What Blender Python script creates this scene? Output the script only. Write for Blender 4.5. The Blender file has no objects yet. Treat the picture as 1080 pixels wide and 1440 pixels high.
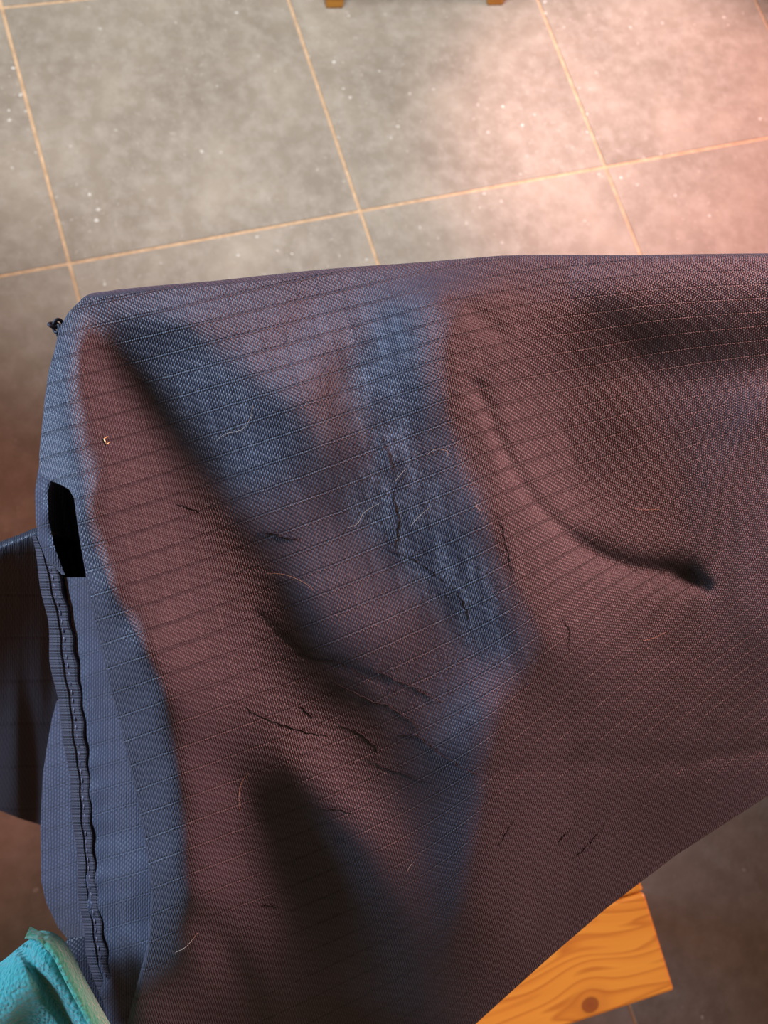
import bpy, bmesh, math, random
import numpy as np
from mathutils import Vector, Matrix
random.seed(7); np.random.seed(7)
S = bpy.context.scene
COL = S.collection

# ------------------------------------------------------------------ camera
FWD = np.array([0.232, 0.164, -0.959]); FWD /= np.linalg.norm(FWD)
UP = np.array([0.261, 0.939, 0.224]); UP -= FWD * (UP @ FWD); UP /= np.linalg.norm(UP)
RT = np.cross(FWD, UP)
CAM = np.array([0.168, -1.476, 2.389]) * 0.6
cd = bpy.data.cameras.new('camera'); cam = bpy.data.objects.new('camera', cd); COL.objects.link(cam)
cam.matrix_world = Matrix(((RT[0], UP[0], -FWD[0], CAM[0]), (RT[1], UP[1], -FWD[1], CAM[1]),
                           (RT[2], UP[2], -FWD[2], CAM[2]), (0, 0, 0, 1)))
cd.sensor_fit = 'VERTICAL'; cd.sensor_height = 36; cd.sensor_width = 27; cd.lens = 27
cd.clip_start = 0.02
cd.dof.use_dof = True; cd.dof.focus_distance = 0.372; cd.dof.aperture_fstop = 13
S.camera = cam

# ------------------------------------------------------------------ light
vs = S.view_settings
vs.view_transform = 'Standard'; vs.look = 'None'; vs.gamma = 1; vs.use_curve_mapping = False
vs.exposure = 0.0
w = bpy.data.worlds.new('world'); S.world = w; w.use_nodes = True
w.node_tree.nodes['Background'].inputs[0].default_value = (1.0, 0.66, 0.42, 1)
w.node_tree.nodes['Background'].inputs[1].default_value = 0.17

def aim(o, tgt):
    d = Vector(tgt) - o.location
    o.rotation_euler = d.to_track_quat('-Z', 'Y').to_euler()
def area(name, loc, tgt, sx, sy, col, watt, spread=180):
    l = bpy.data.lights.new(name, 'AREA'); l.shape = 'RECTANGLE'; l.size = sx; l.size_y = sy
    l.color = col; l.energy = watt; l.spread = math.radians(spread)
    o = bpy.data.objects.new(name, l); COL.objects.link(o); o.location = loc; aim(o, tgt); return o
def spot(name, loc, tgt, ang, blend, rad, col, watt):
    l = bpy.data.lights.new(name, 'SPOT'); l.spot_size = math.radians(ang); l.spot_blend = blend
    l.shadow_soft_size = rad; l.color = col; l.energy = watt
    o = bpy.data.objects.new(name, l); COL.objects.link(o); o.location = loc; aim(o, tgt); return o
area('blue_left_light', (-2.1, 0.85, 1.9), (0.2, -0.85, 1.0), 1.4, 0.9, (0.51, 0.71, 1.0), 12.5, 32)  # added blue area light for assumed daylight from the left, no window built
area('pink_right_light', (3.4, -0.3, 2.35), (0.25, -0.9, 1.0), 1.9, 1.2, (1.0, 0.43, 0.38), 18, 34)  # broad unseen pink source on the right
spot('tile_pool_spot', (0.5, 0.1, 3.6), (0.66, 0.72, 0), 36.5, 0.28, 0.3, (0.93, 0.97, 1.0), 980)  # added spot shaping the neutral light pool on the far tiles
spot('pink_pool_spot', (2.7, 0.0, 3.2), (1.44, -0.02, 0), 21, 0.6, 0.1, (1.0, 0.54, 0.52), 1200)  # added spot throwing the pink pool on the right-hand tiles

# ------------------------------------------------------------------ helpers
def at(x, y, d):
    x = np.asarray(x, float); y = np.asarray(y, float); d = np.asarray(d, float)
    r = FWD + ((x - 540) / 1080)[..., None] * RT - ((y - 720) / 1080)[..., None] * UP
    return CAM + r * d[..., None]
def atz(x, y, z):
    r = FWD + (x - 540) / 1080 * RT - (y - 720) / 1080 * UP
    return CAM + r * ((z - CAM[2]) / r[2])
def tag(o, label=None, cat=None, group=None, kind=None):
    if label: o['label'] = label
    if cat: o['category'] = cat
    if group: o['group'] = group
    if kind: o['kind'] = kind
    return o
def link(name, me, mat, parent=None, smooth=True):
    o = bpy.data.objects.new(name, me); COL.objects.link(o)
    if mat and not me.materials: me.materials.append(mat)
    if smooth:
        me.polygons.foreach_set('use_smooth', np.ones(len(me.polygons), dtype=bool))
    if parent: o.parent = parent
    return o
def empty(name, loc=(0, 0, 0), rz=0):
    o = bpy.data.objects.new(name, None); COL.objects.link(o); o.location = loc
    o.rotation_euler[2] = rz; o.empty_display_size = 0.05; return o
def grid_mesh(name, P, uv=None, attrs=None):
    """P: (rows, cols, 3) -> quad mesh, optional uv (rows, cols, 2) and float attributes."""
    R, C = P.shape[:2]
    idx = np.arange(R * C).reshape(R, C)
    f = np.stack([idx[:-1, :-1], idx[1:, :-1], idx[1:, 1:], idx[:-1, 1:]], -1).reshape(-1, 4)
    me = bpy.data.meshes.new(name)
    me.vertices.add(R * C); me.vertices.foreach_set('co', P.reshape(-1))
    me.loops.add(f.size); me.loops.foreach_set('vertex_index', f.reshape(-1))
    me.polygons.add(len(f)); me.polygons.foreach_set('loop_start', np.arange(len(f)) * 4)
    me.update(calc_edges=True)
    if uv is not None:
        l = me.uv_layers.new(name='UVMap'); l.data.foreach_set('uv', uv.reshape(-1, 2)[f.reshape(-1)].reshape(-1))
    for k, v in (attrs or {}).items():
        a = me.attributes.new(k, 'FLOAT', 'POINT'); a.data.foreach_set('value', v.reshape(-1))
    me.validate(); return me
def poly(pts, x):
    p = np.array(pts, float); return np.interp(x, p[:, 0], p[:, 1])
def spline(pts, n):
    """Catmull-Rom through points -> n samples"""
    p = np.array(pts, float)
    p = np.vstack([2 * p[0] - p[1], p, 2 * p[-1] - p[-2]])
    k = len(p) - 3; out = []
    for t in np.linspace(0, k - 1e-6, n):
        i = int(t); u = t - i; a, b, c, d = p[i:i + 4]
        out.append(0.5 * ((2 * b) + (c - a) * u + (2 * a - 5 * b + 4 * c - d) * u * u + (3 * b - a - 3 * c + d) * u ** 3))
    return np.array(out)
def blur(A, s):
    r = int(3 * s) + 1; k = np.exp(-0.5 * (np.arange(-r, r + 1) / s) ** 2); k /= k.sum()
    for ax in (0, 1):
        n = A.shape[ax]
        B = np.pad(A, [(r, r) if i == ax else (0, 0) for i in (0, 1)], mode='edge'); C = np.zeros_like(A)
        for q in range(2 * r + 1): C += k[q] * (B[q:q + n] if ax == 0 else B[:, q:q + n])
        A = C
    return A
def tps(ctrl, X, Y, reg=0.0, sc=300.0):
    c = np.array(ctrl, float); p = c[:, :2] / sc; n = len(c)
    def U(r2): return 0.5 * r2 * np.log(np.maximum(r2, 1e-12))
    K = U(((p[:, None] - p[None]) ** 2).sum(-1)) + reg * np.eye(n)
    Q = np.column_stack([np.ones(n), p]); A = np.zeros((n + 3, n + 3)); A[:n, :n] = K; A[:n, n:] = Q; A[n:, :n] = Q.T
    s = np.linalg.solve(A, np.concatenate([c[:, 2], np.zeros(3)]))
    x = X.ravel() / sc; y = Y.ravel() / sc
    o = s[n] + s[n + 1] * x + s[n + 2] * y
    for i in range(n): o = o + s[i] * U((x - p[i, 0]) ** 2 + (y - p[i, 1]) ** 2)
    return o.reshape(X.shape)
def tube_mesh(name, pts, rad, seg=6):
    pts = np.array(pts, float); n = len(pts); rad = np.broadcast_to(rad, (n,))
    V = []; F = []
    for i in range(n):
        t = pts[min(i + 1, n - 1)] - pts[max(i - 1, 0)]; t /= np.linalg.norm(t) + 1e-12
        a = np.cross(t, [0.13, 0.31, 0.94]); a /= np.linalg.norm(a) + 1e-12; b = np.cross(t, a)
        for k in range(seg):
            th = 2 * math.pi * k / seg
            V.append(pts[i] + rad[i] * (math.cos(th) * a + math.sin(th) * b))
    for i in range(n - 1):
        for k in range(seg):
            F.append((i * seg + k, i * seg + (k + 1) % seg, (i + 1) * seg + (k + 1) % seg, (i + 1) * seg + k))
    F.append(tuple(range(seg))[::-1]); F.append(tuple(range((n - 1) * seg, n * seg)))
    return V, F
def from_vf(name, V, F):
    me = bpy.data.meshes.new(name); me.from_pydata([tuple(v) for v in V], [], F); me.update(); return me
def box_mesh(name, x0, x1, y0, y1, z0, z1, bev=0.003, seg=2):
    bm = bmesh.new(); bmesh.ops.create_cube(bm, size=1)
    for v in bm.verts:
        v.co = ((x0 + x1) / 2 + v.co.x * (x1 - x0), (y0 + y1) / 2 + v.co.y * (y1 - y0), (z0 + z1) / 2 + v.co.z * (z1 - z0))
    if bev: bmesh.ops.bevel(bm, geom=bm.edges[:], offset=bev, segments=seg, affect='EDGES', profile=0.5)
    me = bpy.data.meshes.new(name); bm.to_mesh(me); bm.free(); return me

# ------------------------------------------------------------------ materials
class NT:
    def __init__(s, name):
        s.m = bpy.data.materials.new(name); s.m.use_nodes = True; s.t = s.m.node_tree
        s.b = s.t.nodes['Principled BSDF']
    def n(s, typ, **kw):
        x = s.t.nodes.new(typ)
        for k, v in kw.items(): setattr(x, k, v)
        return x
    def l(s, a, b): s.t.links.new(a, b)
    def math(s, op, a, b=None, c=None):
        x = s.n('ShaderNodeMath', operation=op)
        for i, v in enumerate((a, b, c)):
            if v is None: continue
            if isinstance(v, (int, float)): x.inputs[i].default_value = v
            else: s.l(v, x.inputs[i])
        return x.outputs[0]
    def ramp(s, f, stops):
        r = s.n('ShaderNodeValToRGB'); e = r.color_ramp.elements
        while len(e) < len(stops): e.new(0.5)
        for q, (p, c) in zip(e, stops): q.position = p; q.color = (*c, 1) if len(c) == 3 else c
        s.l(f, r.inputs[0]); return r.outputs[0]
    def mix(s, f, a, b, mode='MIX'):
        x = s.n('ShaderNodeMix', data_type='RGBA', blend_type=mode)
        for i, v in ((0, f), (6, a), (7, b)):
            if isinstance(v, (int, float)): x.inputs[i].default_value = v
            elif isinstance(v, tuple): x.inputs[i].default_value = (*v, 1)
            else: s.l(v, x.inputs[i])
        return x.outputs[2]
    def noise(s, vec, scale, detail=4, rough=0.5):
        x = s.n('ShaderNodeTexNoise'); x.inputs['Scale'].default_value = scale
        x.inputs['Detail'].default_value = detail; x.inputs['Roughness'].default_value = rough
        if vec is not None: s.l(vec, x.inputs['Vector'])
        return x.outputs[0]
    def bump(s, h, strength, dist):
        x = s.n('ShaderNodeBump'); x.inputs['Strength'].default_value = strength; x.inputs['Distance'].default_value = dist
        s.l(h, x.inputs['Height']); s.l(x.outputs[0], s.b.inputs['Normal']); return x

def fabric(name, col, thread, rough=0.5, line=1.0, wear_glint=False):
    """plain weave with a ripstop grid; UV counts ripstop cells (ten threads each way)."""
    k = NT(name)
    uv = k.n('ShaderNodeUVMap'); uv.uv_map = 'UVMap'
    nz = k.n('ShaderNodeTexNoise'); nz.inputs['Scale'].default_value = 1.3; nz.inputs['Detail'].default_value = 3
    k.l(uv.outputs[0], nz.inputs['Vector'])
    sp = k.n('ShaderNodeSeparateXYZ'); k.l(uv.outputs[0], sp.inputs[0])
    wob = k.math('MULTIPLY', k.math('SUBTRACT', nz.outputs[0], 0.5), 0.10)
    u = k.math('ADD', sp.outputs[0], wob); v = k.math('ADD', sp.outputs[1], wob)
    a = k.math('MULTIPLY', u, math.pi * 10); b = k.math('MULTIPLY', v, math.pi * 10)
    sa = k.math('SINE', a); sb = k.math('SINE', b)
    rib = k.math('ABSOLUTE', sa)
    chk = k.math('MULTIPLY', sa, sb)
    h = k.math('ADD', k.math('MULTIPLY', rib, 0.72), k.math('MULTIPLY', chk, 0.34))
    # ripstop lines: raised double thread every cell
    def dist(c):
        f = k.math('SUBTRACT', k.math('FRACT', k.math('ADD', c, 0.5)), 0.5); return k.math('ABSOLUTE', f)
    def lineat(c, w_):
        x = k.n('ShaderNodeMapRange', interpolation_type='SMOOTHSTEP')
        k.l(dist(c), x.inputs[0]); x.inputs[1].default_value = 0.0; x.inputs[2].default_value = w_
        x.inputs[3].default_value = 1; x.inputs[4].default_value = 0; return x.outputs[0]
    dots = k.math('ADD', 0.45, k.math('MULTIPLY', k.math('SINE', k.math('MULTIPLY', u, math.pi * 20)), 0.55))
    rv = k.math('MULTIPLY', lineat(v, 0.062), line)
    ru = k.math('MULTIPLY', lineat(u, 0.05), 0.35 * line)
    gap = k.math('MULTIPLY', lineat(k.math('ADD', v, 0.075), 0.055), line)
    h2 = k.math('ADD', h, k.math('MULTIPLY', k.math('ADD', k.math('MULTIPLY', rv, dots), ru), 0.75))
    h2 = k.math('SUBTRACT', h2, k.math('MULTIPLY', gap, 0.6))
    fz = k.noise(uv.outputs[0], 9, 6, 0.7)
    h2 = k.math('ADD', h2, k.math('MULTIPLY', fz, 0.5))
    k.bump(h2, 0.75, 0.00055)
    tone = k.math('ADD', 0.62, k.math('MULTIPLY', h, 0.55))
    tone = k.math('MULTIPLY', tone, k.math('SUBTRACT', 1, k.math('MULTIPLY', gap, 0.28)))  # shade beside each ripstop thread put into the colour
    tone = k.math('MULTIPLY', tone, k.math('SUBTRACT', 1, k.math('MULTIPLY', k.math('SUBTRACT', rv, k.math('MULTIPLY', rv, dots)), 0.30)))
    big = k.noise(uv.outputs[0], 0.35, 5, 0.6)
    tone = k.math('MULTIPLY', tone, k.math('ADD', 0.72, k.math('MULTIPLY', big, 0.56)))
    c = k.mix(k.math('MULTIPLY', rib, 0.7), col, thread)
    if wear_glint:
        at_ = k.n('ShaderNodeAttribute'); at_.attribute_name = 'wear_glint'
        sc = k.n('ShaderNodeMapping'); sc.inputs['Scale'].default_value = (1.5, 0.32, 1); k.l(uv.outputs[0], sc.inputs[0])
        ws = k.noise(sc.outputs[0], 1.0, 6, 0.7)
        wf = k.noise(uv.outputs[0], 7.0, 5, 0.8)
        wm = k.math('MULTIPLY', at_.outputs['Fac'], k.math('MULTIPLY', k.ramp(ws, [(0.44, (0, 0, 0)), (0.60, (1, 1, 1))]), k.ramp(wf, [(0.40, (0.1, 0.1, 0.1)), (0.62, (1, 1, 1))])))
        c = k.mix(k.math('MINIMUM', wm, 1.0), c, (0.27, 0.28, 0.34))  # worn threads paler, with their glossy highlights painted in too
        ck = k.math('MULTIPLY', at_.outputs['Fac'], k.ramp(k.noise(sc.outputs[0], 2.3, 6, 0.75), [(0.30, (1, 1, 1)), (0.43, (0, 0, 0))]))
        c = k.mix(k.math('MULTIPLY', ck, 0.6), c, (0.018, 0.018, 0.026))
    tc = k.n('ShaderNodeCombineColor')
    for i in range(3): k.l(tone, tc.inputs[i])
    c = k.mix(1.0, c, tc.outputs[0], 'MULTIPLY')
    k.l(c, k.b.inputs['Base Color'])
    k.b.inputs['Roughness'].default_value = rough
    k.b.inputs['Specular IOR Level'].default_value = 0.35
    k.b.inputs['Sheen Weight'].default_value = 0.08; k.b.inputs['Sheen Roughness'].default_value = 0.4
    return k.m

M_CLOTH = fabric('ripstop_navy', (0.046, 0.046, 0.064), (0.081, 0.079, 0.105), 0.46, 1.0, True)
M_SIDE_LIT = fabric('ripstop_navy_side_lit', (0.046, 0.048, 0.070), (0.081, 0.086, 0.118), 0.46, 0.8)  # same navy cloth tinted bluer, blue left light put into the colour
M_SHADED = fabric('ripstop_navy_shaded', (0.016, 0.017, 0.027), (0.026, 0.028, 0.042), 0.45, 0.7)  # same navy cloth darkened, shade put into the colour
def plain(name, col, rough=0.7, metal=0, bumpscale=0, bd=0.0005, var=0.25):
    k = NT(name); tc = k.n('ShaderNodeTexCoord')
    nz = k.noise(tc.outputs['Object'], 60, 4)
    c = k.mix(nz, tuple(x * (1 - var) for x in col), tuple(min(1, x * (1 + var)) for x in col))
    k.l(c, k.b.inputs['Base Color']); k.b.inputs['Roughness'].default_value = rough; k.b.inputs['Metallic'].default_value = metal
    if bumpscale: k.bump(k.noise(tc.outputs['Object'], bumpscale, 3), 0.6, bd)
    return k.m
def tape_mat():
    k = NT('binding_tape_grosgrain'); uv = k.n('ShaderNodeUVMap'); uv.uv_map = 'UVMap'
    sp = k.n('ShaderNodeSeparateXYZ'); k.l(uv.outputs[0], sp.inputs[0])
    s = k.math('ABSOLUTE', k.math('SINE', k.math('MULTIPLY', sp.outputs[1], math.pi * 150)))
    s2 = k.math('SINE', k.math('MULTIPLY', sp.outputs[0], math.pi * 16))
    h = k.math('ADD', s, k.math('MULTIPLY', s2, 0.25))
    c = k.mix(s, (0.015, 0.012, 0.019), (0.046, 0.036, 0.052))
    k.l(c, k.b.inputs['Base Color']); k.b.inputs['Roughness'].default_value = 0.7
    k.bump(h, 0.8, 0.0004); return k.m
M_TAPE = tape_mat()
M_THREAD = plain('thread_black_navy', (0.016, 0.016, 0.024), 0.7)
M_FUZZ = plain('fuzz_fibre', (0.13, 0.13, 0.17), 0.6)
M_STITCH = plain('stitch_thread', (0.13, 0.115, 0.15), 0.6)
M_HAIR = plain('pale_hair', (0.62, 0.42, 0.27), 0.4)
M_GOLD = plain('gold_fleck', (0.95, 0.70, 0.36), 0.3, 0.6)

def tile_mat():
    k = NT('slate_tile'); tc = k.n('ShaderNodeTexCoord'); oi = k.n('ShaderNodeObjectInfo')
    mp = k.n('ShaderNodeVectorMath', operation='ADD'); k.l(tc.outputs['Object'], mp.inputs[0]); k.l(oi.outputs['Location'], mp.inputs[1])
    P = mp.outputs[0]
    n1 = k.noise(P, 4.5, 6, 0.6); n2 = k.noise(P, 26, 6, 0.65); n3 = k.noise(P, 110, 3, 0.6)
    c = k.ramp(n1, [(0.30, (0.165, 0.136, 0.106)), (0.55, (0.222, 0.186, 0.147)), (0.75, (0.285, 0.240, 0.190))])
    c = k.mix(k.ramp(n2, [(0.42, (0, 0, 0)), (0.75, (0.45, 0.45, 0.45))]), c, (0.37, 0.335, 0.29))
    # pale flecks
    v = k.n('ShaderNodeTexVoronoi'); v.inputs['Scale'].default_value = 34; v.inputs['Randomness'].default_value = 1; k.l(P, v.inputs['Vector'])
    vs_ = k.n('ShaderNodeSeparateColor'); k.l(v.outputs['Color'], vs_.inputs[0])
    wob = k.math('ADD', v.outputs['Distance'], k.math('MULTIPLY', k.math('SUBTRACT', n3, 0.5), 0.35))
    sp = k.math('MULTIPLY', k.math('LESS_THAN', wob, 0.115), k.math('GREATER_THAN', vs_.outputs[0], 0.55))
    clus = k.ramp(k.noise(P, 3.0, 3), [(0.42, (0.08, 0.08, 0.08)), (0.62, (1, 1, 1))])
    c = k.mix(k.math('MULTIPLY', sp, clus), c, (0.50, 0.47, 0.43))
    hz = k.ramp(k.noise(P, 70, 4, 0.7), [(0.60, (0, 0, 0)), (0.72, (1, 1, 1))])
    c = k.mix(k.math('MULTIPLY', k.math('MULTIPLY', hz, clus), 0.6), c, (0.50, 0.46, 0.41))
    k.l(c, k.b.inputs['Base Color']); k.b.inputs['Roughness'].default_value = 0.62
    k.b.inputs['Specular IOR Level'].default_value = 0.3
    k.bump(k.math('ADD', n2, k.math('MULTIPLY', n3, 0.4)), 0.25, 0.002)
    return k.m
M_TILE = tile_mat()
def grout_mat():
    k = NT('sandy_grout'); tc = k.n('ShaderNodeTexCoord')
    c = k.ramp(k.noise(tc.outputs['Object'], 40, 5, 0.6), [(0.3, (0.32, 0.20, 0.11)), (0.7, (0.54, 0.36, 0.22))])
    k.l(c, k.b.inputs['Base Color']); k.b.inputs['Roughness'].default_value = 0.9
    k.bump(k.noise(tc.outputs['Object'], 300, 3), 0.5, 0.001); return k.m
M_GROUT = grout_mat()

def pine_mat(name, knot=None):
    """grain runs along local X; knot = (x, y) in local coordinates"""
    k = NT(name); tc = k.n('ShaderNodeTexCoord'); P = tc.outputs['Object']
    sp = k.n('ShaderNodeSeparateXYZ'); k.l(P, sp.inputs[0])
    x, y, z = sp.outputs
    oi = k.n('ShaderNodeObjectInfo')
    if knot:
        dx = k.math('MULTIPLY', k.math('SUBTRACT', x, knot[0]), 0.75); dy = k.math('SUBTRACT', y, knot[1])
        r = k.math('SQRT', k.math('ADD', k.math('MULTIPLY', dx, dx), k.math('MULTIPLY', dy, dy)))
        bend = k.math('MULTIPLY', k.math('DIVIDE', dy, k.math('ADD', r, 0.004)),
                      k.math('MULTIPLY', k.math('POWER', 2.718, k.math('MULTIPLY', k.math('MULTIPLY', dx, dx), -420.0)), 0.016))
        yy = k.math('SUBTRACT', y, bend)
    else: yy = y
    cb = k.n('ShaderNodeCombineXYZ')
    k.l(k.math('ADD', k.math('MULTIPLY', x, 1.6), k.math('MULTIPLY', oi.outputs['Random'], 7.0)), cb.inputs[0])
    k.l(k.math('MULTIPLY', yy, 17.0), cb.inputs[1]); k.l(k.math('MULTIPLY', z, 9.0), cb.inputs[2])
    n1 = k.noise(cb.outputs[0], 1.0, 3, 0.5)
    ring = k.math('FRACT', k.math('MULTIPLY', n1, 13.0))
    cb2 = k.n('ShaderNodeCombineXYZ')
    k.l(k.math('MULTIPLY', x, 6.0), cb2.inputs[0]); k.l(k.math('MULTIPLY', yy, 320.0), cb2.inputs[1]); k.l(k.math('MULTIPLY', z, 320.0), cb2.inputs[2])
    fib = k.noise(cb2.outputs[0], 1.0, 3, 0.6)
    c = k.ramp(ring, [(0.0, (0.72, 0.33, 0.036)), (0.50, (0.68, 0.29, 0.030)), (0.86, (0.46, 0.145, 0.014)), (1.0, (0.70, 0.32, 0.034))])
    c = k.mix(k.math('MULTIPLY', fib, 0.5), c, (0.86, 0.40, 0.06))
    if knot:
        kn = k.n('ShaderNodeMapRange', interpolation_type='SMOOTHSTEP'); k.l(r, kn.inputs[0])
        kn.inputs[1].default_value = 0.0065; kn.inputs[2].default_value = 0.010; kn.inputs[3].default_value = 1; kn.inputs[4].default_value = 0
        kc = k.ramp(k.math('MULTIPLY', r, 100.0), [(0.0, (0.20, 0.06, 0.015)), (0.6, (0.26, 0.085, 0.02)), (0.8, (0.10, 0.03, 0.01))])
        c = k.mix(kn.outputs[0], c, kc)
        hal = k.n('ShaderNodeMapRange', interpolation_type='SMOOTHSTEP'); k.l(r, hal.inputs[0])
        hal.inputs[1].default_value = 0.008; hal.inputs[2].default_value = 0.03; hal.inputs[3].default_value = 0.35; hal.inputs[4].default_value = 0
        c = k.mix(hal.outputs[0], c, (0.42, 0.13, 0.02))
    k.l(c, k.b.inputs['Base Color']); k.b.inputs['Roughness'].default_value = 0.42
    k.bump(fib, 0.12, 0.0006); return k.m

def fleece_mat(name, c0, c1):
    k = NT(name); tc = k.n('ShaderNodeTexCoord'); P = tc.outputs['Object']
    v = k.n('ShaderNodeTexVoronoi', feature='SMOOTH_F1'); v.inputs['Scale'].default_value = 520; k.l(P, v.inputs['Vector'])
    n = k.noise(P, 900, 4, 0.7); n2 = k.noise(P, 45, 4)
    h = k.math('ADD', k.math('SUBTRACT', 1, v.outputs['Distance']), k.math('MULTIPLY', n, 0.7))
    c = k.mix(n2, c0, c1); k.l(c, k.b.inputs['Base Color'])
    k.b.inputs['Roughness'].default_value = 0.95; k.b.inputs['Sheen Weight'].default_value = 0.35
    k.bump(h, 0.9, 0.0028); return k.m

# ------------------------------------------------------------------ floor: tiles bedded in sandy grout
T = 0.6; G = 0.0065
floor = link('floor', box_mesh('floor', -6 * T, 8 * T, -8 * T, 7 * T, -0.03, -0.0022, 0), M_GROUT, None, False)
tag(floor, 'grey slate-look square floor tiles with sandy brown grout', None, None, 'structure')
tm = box_mesh('tile', -T / 2 + G / 2, T / 2 - G / 2, -T / 2 + G / 2, T / 2 - G / 2, -0.02, 0.0, 0.0016, 2)
tm.materials.append(M_TILE)
for i in range(-6, 8):
    for j in range(-8, 7):
        o = bpy.data.objects.new('tile', tm); COL.objects.link(o); o.parent = floor
        o.location = ((i + 0.5) * T, (j + 0.5) * T, random.uniform(-0.0004, 0.0))
        o.rotation_euler = (random.uniform(-4e-4, 4e-4), random.uniform(-4e-4, 4e-4), random.choice((0, 1, 2, 3)) * math.pi / 2)

# ------------------------------------------------------------------ pine chairs
M_PINE = pine_mat('pine_wood')
def prism_mesh(name, quad, z0, z1, bev=0.004):
    bm = bmesh.new(); b = [bm.verts.new((x, y, z0)) for x, y in quad]; t = [bm.verts.new((x, y, z1)) for x, y in quad]
    bm.faces.new(b[::-1]); bm.faces.new(t)
    n = len(quad)
    for i in range(n): bm.faces.new((b[i], b[(i + 1) % n], t[(i + 1) % n], t[i]))
    bmesh.ops.recalc_face_normals(bm, faces=bm.faces[:])
    bmesh.ops.bevel(bm, geom=bm.edges[:], offset=bev, segments=2, affect='EDGES', profile=0.5)
    me = bpy.data.meshes.new(name); bm.to_mesh(me); bm.free(); return me
def post_mesh(name, p0, p1, w0, w1, bev=0.004):
    bm = bmesh.new(); V = []
    for (p, w_) in ((p0, w0), (p1, w1)):
        for sx, sy in ((-1, -1), (1, -1), (1, 1), (-1, 1)):
            V.append(bm.verts.new((p[0] + sx * w_ / 2, p[1] + sy * w_ / 2, p[2])))
    bm.faces.new(V[3::-1]); bm.faces.new(V[4:])
    for i in range(4): bm.faces.new((V[i], V[(i + 1) % 4], V[4 + (i + 1) % 4], V[4 + i]))
    bmesh.ops.bevel(bm, geom=bm.edges[:], offset=bev, segments=2, affect='EDGES', profile=0.5)
    me = bpy.data.meshes.new(name); bm.to_mesh(me); bm.free(); return me
def make_chair(loc, rz, label, knot=None, back_h=0.93):
    """local origin: floor under the seat's front middle; -Y is the front. seat front 0.45 wide, back 0.40"""
    r = empty('pine_chair', loc, rz); tag(r, label, 'chair', 'pine chairs')
    fw, bw, dep, zt, th = 0.45, 0.40, 0.40, 0.45, 0.026
    half = lambda y: (fw + (bw - fw) * y / dep) / 2
    cuts = [0, 0.118, 0.259, 0.40]; gap = 0.0022
    for n_, (a, b) in enumerate(zip(cuts[:-1], cuts[1:])):
        a2 = a + (gap / 2 if n_ else 0); b2 = b - (gap / 2 if n_ < 2 else 0)
        me = prism_mesh('seat_board', [(-half(a2), a2), (half(a2), a2), (half(b2), b2), (-half(b2), b2)], zt - th, zt, 0.0035)
        link('seat_board', me, pine_mat('pine_wood_knotty', knot) if (knot and n_ == 0) else M_PINE, r, False)
    L = 0.038
    for s in (-1, 1):
        link('leg', post_mesh('leg', (s * 0.195, 0.036, 0), (s * 0.19, 0.036, zt - th), 0.040, 0.042), M_PINE, r, False)
        link('leg', post_mesh('leg', (s * 0.175, dep - 0.002, 0), (s * 0.17, dep - 0.03, zt - th), 0.034, 0.04), M_PINE, r, False)
        link('back_post', post_mesh('back_post', (s * 0.17, dep - 0.03, zt), (s * 0.17, dep + 0.05, back_h), 0.038, 0.034), M_PINE, r, False)
        link('side_rail', box_mesh('side_rail', s * 0.18 - 0.011, s * 0.18 + 0.011, 0.05, dep - 0.045, 0.36, zt - th, 0.003), M_PINE, r, False)
    link('front_rail', box_mesh('front_rail', -0.17, 0.17, 0.028, 0.048, 0.36, zt - th, 0.003), M_PINE, r, False)
    link('back_rail', box_mesh('back_rail', -0.15, 0.15, dep - 0.04, dep - 0.018, 0.36, zt - th, 0.003), M_PINE, r, False)
    for z in (0.58, 0.72, 0.86):
        yy = dep - 0.03 + 0.08 * (z - zt) / (back_h - zt)
        link('back_slat', box_mesh('back_slat', -0.153, 0.153, yy - 0.009, yy + 0.009, z - 0.03, z + 0.03, 0.004), M_PINE, r, False)
    return r
rz1 = math.radians(-6.1)
cr, cl = np.array([0.505, -1.396]), None
fdir = np.array([math.cos(rz1), math.sin(rz1)]); mid = cr - fdir * 0.225
kn = atz(830, 1413, 0.45)[:2] - mid
kloc = (kn @ fdir, kn @ np.array([-fdir[1], fdir[0]]))
chair_a = make_chair((mid[0], mid[1], 0), rz1, 'orange pine chair under the navy cloth, knotty seat corner showing', (float(kloc[0]), float(kloc[1])))
f1 = atz(470, 12, 0)[:2]; f2 = atz(697, 8, 0)[:2]
a2 = math.atan2(*(f2 - f1)[::-1]); fd = np.array([math.cos(a2), math.sin(a2)]); nd = np.array([-fd[1], fd[0]])
m2 = (f1 + f2) / 2 - nd * 0.016
chair_b = make_chair((m2[0], m2[1], 0), a2, 'pine chair across the grey tiles, only its two feet in view', None)

# ------------------------------------------------------------------ the navy ripstop cloth
cloth = empty('ripstop_cloth', (0.25, -0.85, 0.45))
tag(cloth, 'worn dark navy ripstop cloth with snags, draped over the pine chair', 'cloth')
INV = Matrix.Translation((-0.25, 0.85, -0.45))
def child(name, me, mat, smooth=True):
    me.transform(INV); return link(name, me, mat, cloth, smooth)

# fields sampled on a pixel raster covering the panel
ST = 4.0
gx = np.arange(-60, 1301, ST); gy = np.arange(320, 1621, ST)
GX, GY = np.meshgrid(gx, gy)
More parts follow.
